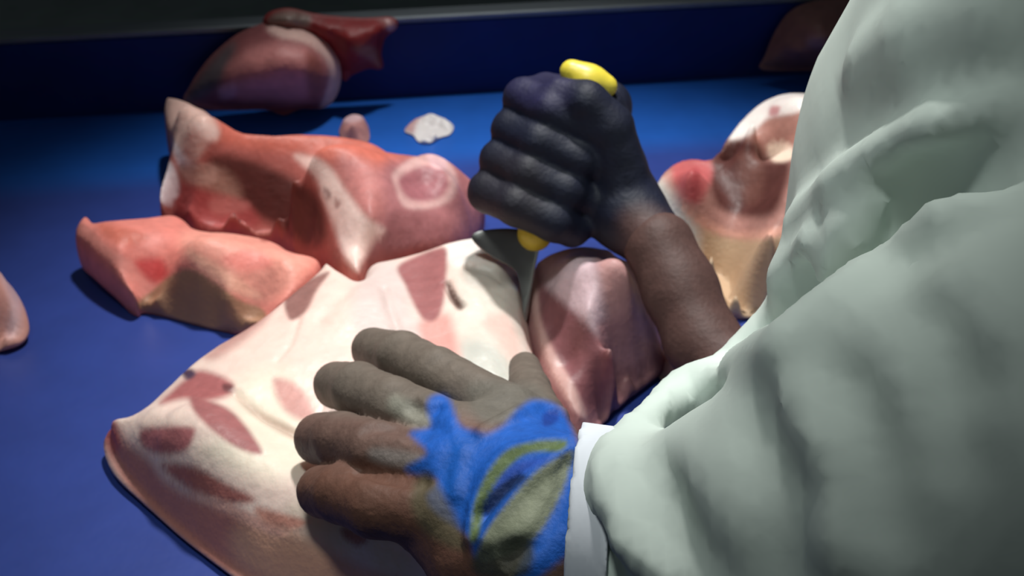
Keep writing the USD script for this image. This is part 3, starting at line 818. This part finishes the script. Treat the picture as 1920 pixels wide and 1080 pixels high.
# body inside the clothes: head, neck, trunk and arms as one surface
def f_body(p):
    d = chain(p, [(HIP, .11), (WAIST, .11), (T3, .09), (T2, .095), (T1, .085), (T0, .075), (CHEST, .08), (NECK, .052), (HEAD, .06)], .03)
    d = smin(d, chain(p, [(CHEST, .07), (SH, .055), (C4, .042), (C2, .034), (C0, .021), (WR, .018)], .01), .02)
    d = smin(d, chain(p, [(CHEST, .06), (RS, .05), (RE, .036), (RW, .026)], .01), .02)
    q = (p - HEAD) / np.array([.078, .10, .105])
    hd = (np.linalg.norm(q, axis=1) - 1) * .078
    d = smin(d, hd, .02)
    fc = np.array([-.62, .35, -.70]); fc /= np.linalg.norm(fc)
    rt = np.cross(fc, [0, 0, 1]); rt /= np.linalg.norm(rt)
    up = np.cross(rt, fc)
    d = smin(d, cone(p, HEAD + fc * .088 + up * .015, HEAD + fc * .106 - up * .018, .007, .012), .012)
    for s_ in (-1, 1):
        d = smin(d, cone(p, HEAD + rt * s_ * .080 + up * .02, HEAD + rt * s_ * .080 - up * .02, .013, .009), .008)
        d = np.maximum(d, -(np.linalg.norm(p - HEAD - fc * .100 - rt * s_ * .032 - up * .018, axis=1) - .014))
    return np.minimum(d, np.minimum(*[np.linalg.norm(p - HEAD - fc * .083 - rt * s_ * .032 - up * .018, axis=1) - .012 for s_ in (-1, 1)]))


v, f = nets(f_body, [-.01, .0, -.28], [.60, 1.0, .60], .008)
pmesh(who, 'body', v, f, M_body, paint(v, (176, 128, 104), []), vnormals(v, f))


def f_cap(p):
    q = (p - HEAD - np.array([0, .005, .012])) / np.array([.089, .108, .113])
    sh = (np.linalg.norm(q, axis=1) - 1) * .089
    return np.maximum(sh, -((p - HEAD) @ np.array([.45, -.1, .88]) - .015))


v, f = nets(f_cap, HEAD - .14, HEAD + .14, .006)
pmesh(who, 'cap', v, f, M_coat, paint(v, (225, 228, 228), []), vnormals(v, f), 'white work cap')


def f_legs(p):
    d = None
    for s_ in (-1, 1):
        e = chain(p, [(HIP + [s_ * .07, 0, .02], .095), (HIP + [s_ * .08, -.02, -.32], .072), (HIP + [s_ * .085, -.04, -.66], .060)])
        d = e if d is None else np.minimum(d, e)
    return d


v, f = nets(f_legs, [.2, -.15, -.9], [.8, .3, -.02], .012)
pmesh(who, 'trousers', v, f, M_trousers, None, vnormals(v, f))
for s_ in (-1, 1):
    b0 = HIP + np.array([s_ * .085, -.04, -.56])
    v, f = nets(lambda p: np.maximum(chain(p, [(b0, .066), (b0 + [0, 0, -.13], .06), (np.array([b0[0], b0[1] + .01, -.862]), .045), (np.array([b0[0] - .03, b0[1] + .16, -.868]), .04)], .02), -.899 - p[:, 2]), b0 + [-.15, -.12, -.36], b0 + [.12, .26, .08], .010)
    pmesh(who, 'boot', v, f, M_boot, None, vnormals(v, f))

# left glove: four bent fingers over the slab, thumb behind, palm and blue back
def H(px, py, z, r_):
    return (atz(px, py, z), r_)


fA = [H(700, 655, .067, .0116), H(752, 668, .079, .0126), H(820, 702, .087, .0128), H(955, 778, .090, .0140)]
fB = [H(632, 722, .067, .0122), H(672, 730, .079, .0130), H(738, 760, .088, .0130), H(870, 820, .094, .0140)]
fC = [H(600, 822, .066, .0126), H(640, 826, .077, .0132), H(706, 845, .086, .0134), H(850, 885, .093, .0145)]
fD = [H(606, 922, .063, .0122), H(640, 926, .072, .0130), H(706, 950, .079, .0136), H(850, 965, .086, .0145)]
fT = [H(984, 690, .060, .0085), H(992, 730, .070, .0105), H(1010, 790, .082, .0130), H(1040, 880, .090, .018)]
PALM = [H(955, 778, .090, .014), H(870, 820, .094, .014), H(850, 885, .093, .0145), H(850, 965, .086, .0145)]
HEEL = [H(800, 985, .074, .014), H(900, 1040, .072, .022), H(1010, 1030, .086, .026)]
WRJ = (WR, .027)


GFOLD = []


def f_glove(p):
    pal = None
    for k_ in PALM:
        e = cone(p, k_[0], WR, k_[1], .024)
        pal = e if pal is None else smin(pal, e, .010)
    for a_, b_ in zip(PALM[:-1], PALM[1:]):
        pal = smin(pal, cone(p, a_[0], b_[0], a_[1] * .9, b_[1] * .9), .006)
    pal = smin(pal, chain(p, HEEL, .006), .008)
    pal = smin(pal, cone(p, WR, C0 - armax * .0, .025, .029), .008)
    d = pal
    for fg in (fA, fB, fC, fD):
        d = smin(d, chain(p, fg, .003), .0022)
    d = smin(d, chain(p, fT, .003), .005)
    for pts_, hh_ in GFOLD:
        c_ = chain(p, pts_)
        d = smin(d, c_, .003) if hh_ > 0 else smax(d, -c_, .004)
    return d + .0012 * (meshkit.fbm(p * 120, 3, 9) - .5)


new_ = []
for line_, rr_, hh_ in [([(1068, 832), (1010, 836), (955, 850), (920, 888), (898, 945), (888, 1010)], .0042, .0022), ([(1040, 868), (990, 892), (945, 925), (908, 965)], .0035, -.0028),
                        ([(1078, 845), (1035, 868), (995, 900), (950, 955), (915, 1010)], .0045, .0030), ([(1075, 870), (1050, 940), (1010, 1005), (950, 1050)], .004, -.002),
                        ([(815, 765), (800, 775), (770, 762)], .003, -.002), ([(905, 815), (960, 785), (1010, 765), (1050, 780)], .0045, .002), ([(850, 800), (870, 850), (860, 930)], .004, .0015),
                        ([(790, 815), (735, 800), (690, 800)], .003, -.0018), ([(790, 905), (730, 895), (670, 882)], .003, -.0018)]:
    pts_ = []
    for x_, y_ in line_:
        s_, dir_ = on_coat(x_, y_, f_glove)
        pts_.append((s_ + dir_ * (rr_ - hh_) if hh_ > 0 else s_ - dir_ * (rr_ + hh_), rr_))
    new_.append((pts_, hh_))
GFOLD = new_
lo, hi = bounds(fA + fB + fC + fD + fT + [WRJ] + HEEL, .008)
hi = np.maximum(hi, C0 + .02)
v, f = nets(f_glove, lo, hi, .0018)
GB = [(770, 812), (806, 800), (800, 762), (812, 742), (840, 745), (862, 795), (900, 814), (940, 800), (975, 764), (1005, 750), (1050, 764), (1076, 812), (1090, 860), (1095, 1000), (1040, 1060), (985, 1100), (960, 1100),
      (985, 1020), (900, 1050), (880, 1010), (850, 985), (815, 960), (800, 930), (820, 900), (760, 880), (800, 850)]
G_olive = [(1060, 826), (1000, 828), (950, 845), (915, 885), (890, 940), (880, 1010), (896, 1010), (912, 940), (945, 885), (990, 850), (1050, 846)]
G_patch = [(1075, 846), (1040, 862), (1000, 890), (950, 945), (910, 1000), (896, 1046), (935, 1048), (1005, 1005), (1048, 935), (1066, 885)]
G_crease_shade = [(925, 920), (970, 890), (985, 898), (950, 930), (915, 965), (905, 950)]  # crease shade painted into the blue glove back
layers = [([(560, 600), (1000, 600), (1060, 760), (860, 780), (760, 800), (600, 800)], (106, 95, 86), 30), ([(560, 780), (780, 800), (800, 900), (560, 890)], (104, 80, 72), 20), ([(560, 890), (790, 880), (900, 1000), (1000, 1100), (560, 1100)], (102, 70, 58), 20),
          ([(740, 740), (800, 770), (840, 800), (780, 800), (730, 770)], (140, 138, 126), 12, .8), ([(700, 840), (780, 850), (840, 870), (780, 880), (700, 865)], (128, 120, 116), 10, .8),
          ([(880, 720), (1000, 720), (1030, 770), (960, 790), (900, 790)], (104, 98, 90), 15), (GB, (28, 88, 178), 9), ([(840, 830), (900, 815), (880, 900), (860, 960), (830, 940)], (18, 84, 170), 14, .9),
          ([(925, 880), (1000, 860), (1030, 860), (980, 890), (930, 930)], (48, 80, 170), 10, .9), (G_olive, (96, 112, 72), 6), (G_crease_shade, (24, 40, 76), 6, .9), (G_patch, (134, 138, 116), 6), ([(960, 1000), (1000, 1020), (985, 1080), (900, 1080), (890, 1040)], (58, 62, 54), 10, .9),
          ([(800, 885), (850, 960), (870, 1030), (800, 1000), (770, 940)], (92, 86, 66), 12, .8), ([(1020, 775), (1045, 768), (1045, 790), (1018, 800)], (16, 48, 130), 5, .8)]
col = paint(v, (112, 84, 74), layers)
nrm = vnormals(v, f)
q = pix(v[f].mean(1))
blue = in_poly(q, GB)
patch = in_poly(q, G_patch)
glove_ = pmesh(who, 'glove', v, f[~blue & ~patch], M_glove, col, nrm, 'grimy grey-brown rubber-coated glove')
pmesh(glove_, 'glove_back', v, f[blue & ~patch], M_glove, col, nrm, 'bright blue knitted glove back')
pmesh(glove_, 'glove_patch', v, f[patch], M_glove, col, nrm, 'grey-olive turned-over patch at the wrist')
# right fist in navy glove around the knife
def hp(i_):
    return np.array([1076 - 22 * i_, 208 + 58 * i_])


def D(px, py, d, r_):
    return (atd(px, py, d), r_)


RF = []
for i_ in range(4):
    x, y = hp(i_)
    RF.append([D(x + 62, y + 48, .765, .0105), D(x + 30, y + 34, .757, .0115), D(x - 40, y + 2, .758, .0122), D(x - 92, y - 22, .778, .0125), D(x - 50, y - 30, .806, .0130), D(x + 60, y - 10, .812, .0150)])
RT = [D(1050, 178, .760, .0105), D(1100, 192, .752, .0120), D(1142, 240, .756, .0140), D(1160, 320, .765, .017)]
RP = [D(1120, 215, .785, .018), D(1145, 320, .782, .021), D(1172, 395, .772, .021)]
RC = [D(1172, 395, .772, .022), D(1236, 462, .752, .0180), D(1276, 545, .742, .0175), D(1316, 640, .730, .0170), D(1395, 720, .710, .018), D(1660, 690, .70, .028)]


def f_fist(p):
    d = chain(p, RP, .004)
    for fg in RF:
        d = smin(d, chain(p, fg, .003), .003)
        d = smin(d, cone(p, fg[-1][0], RP[1][0], .014, .016), .006)
    d = smin(d, chain(p, RT, .003), .004)
    d = smin(d, cone(p, RC[0][0], RC[1][0], RC[0][1], RC[1][1]), .01)
    d = np.maximum(d, -(f_handle(p) - .0006))
    return d + .0010 * (meshkit.fbm(p * 120, 3, 19) - .5)


lo, hi = bounds(sum(RF, []) + RT + RP + RC[:2], .006)
v, f = nets(f_fist, lo, hi, .0019)
col = paint(v, (13, 18, 40), [([(940, 150), (1060, 120), (1060, 200), (980, 200)], (30, 26, 64), 18, .8), ([(900, 300), (1010, 300), (1000, 430), (880, 430)], (36, 32, 40), 25, .7), ([(1160, 420), (1240, 400), (1330, 560), (1240, 600)], (80, 56, 54), 25)])
glove_ = pmesh(who, 'glove', v, f, M_navy, col, vnormals(v, f), 'dark navy glove closed into a fist')
v, f = nets(lambda p: chain(p, [(a_, b_ + .002) for a_, b_ in RC[1:]], .01) + .0015 * (meshkit.fbm(p * 60, 3, 29) - .5), *bounds(RC[1:], .01), .003)
pmesh(glove_, 'glove_cuff', v, f, M_glove, paint(v, (84, 60, 56), []), vnormals(v, f), 'brown glove cuff on the knife arm')
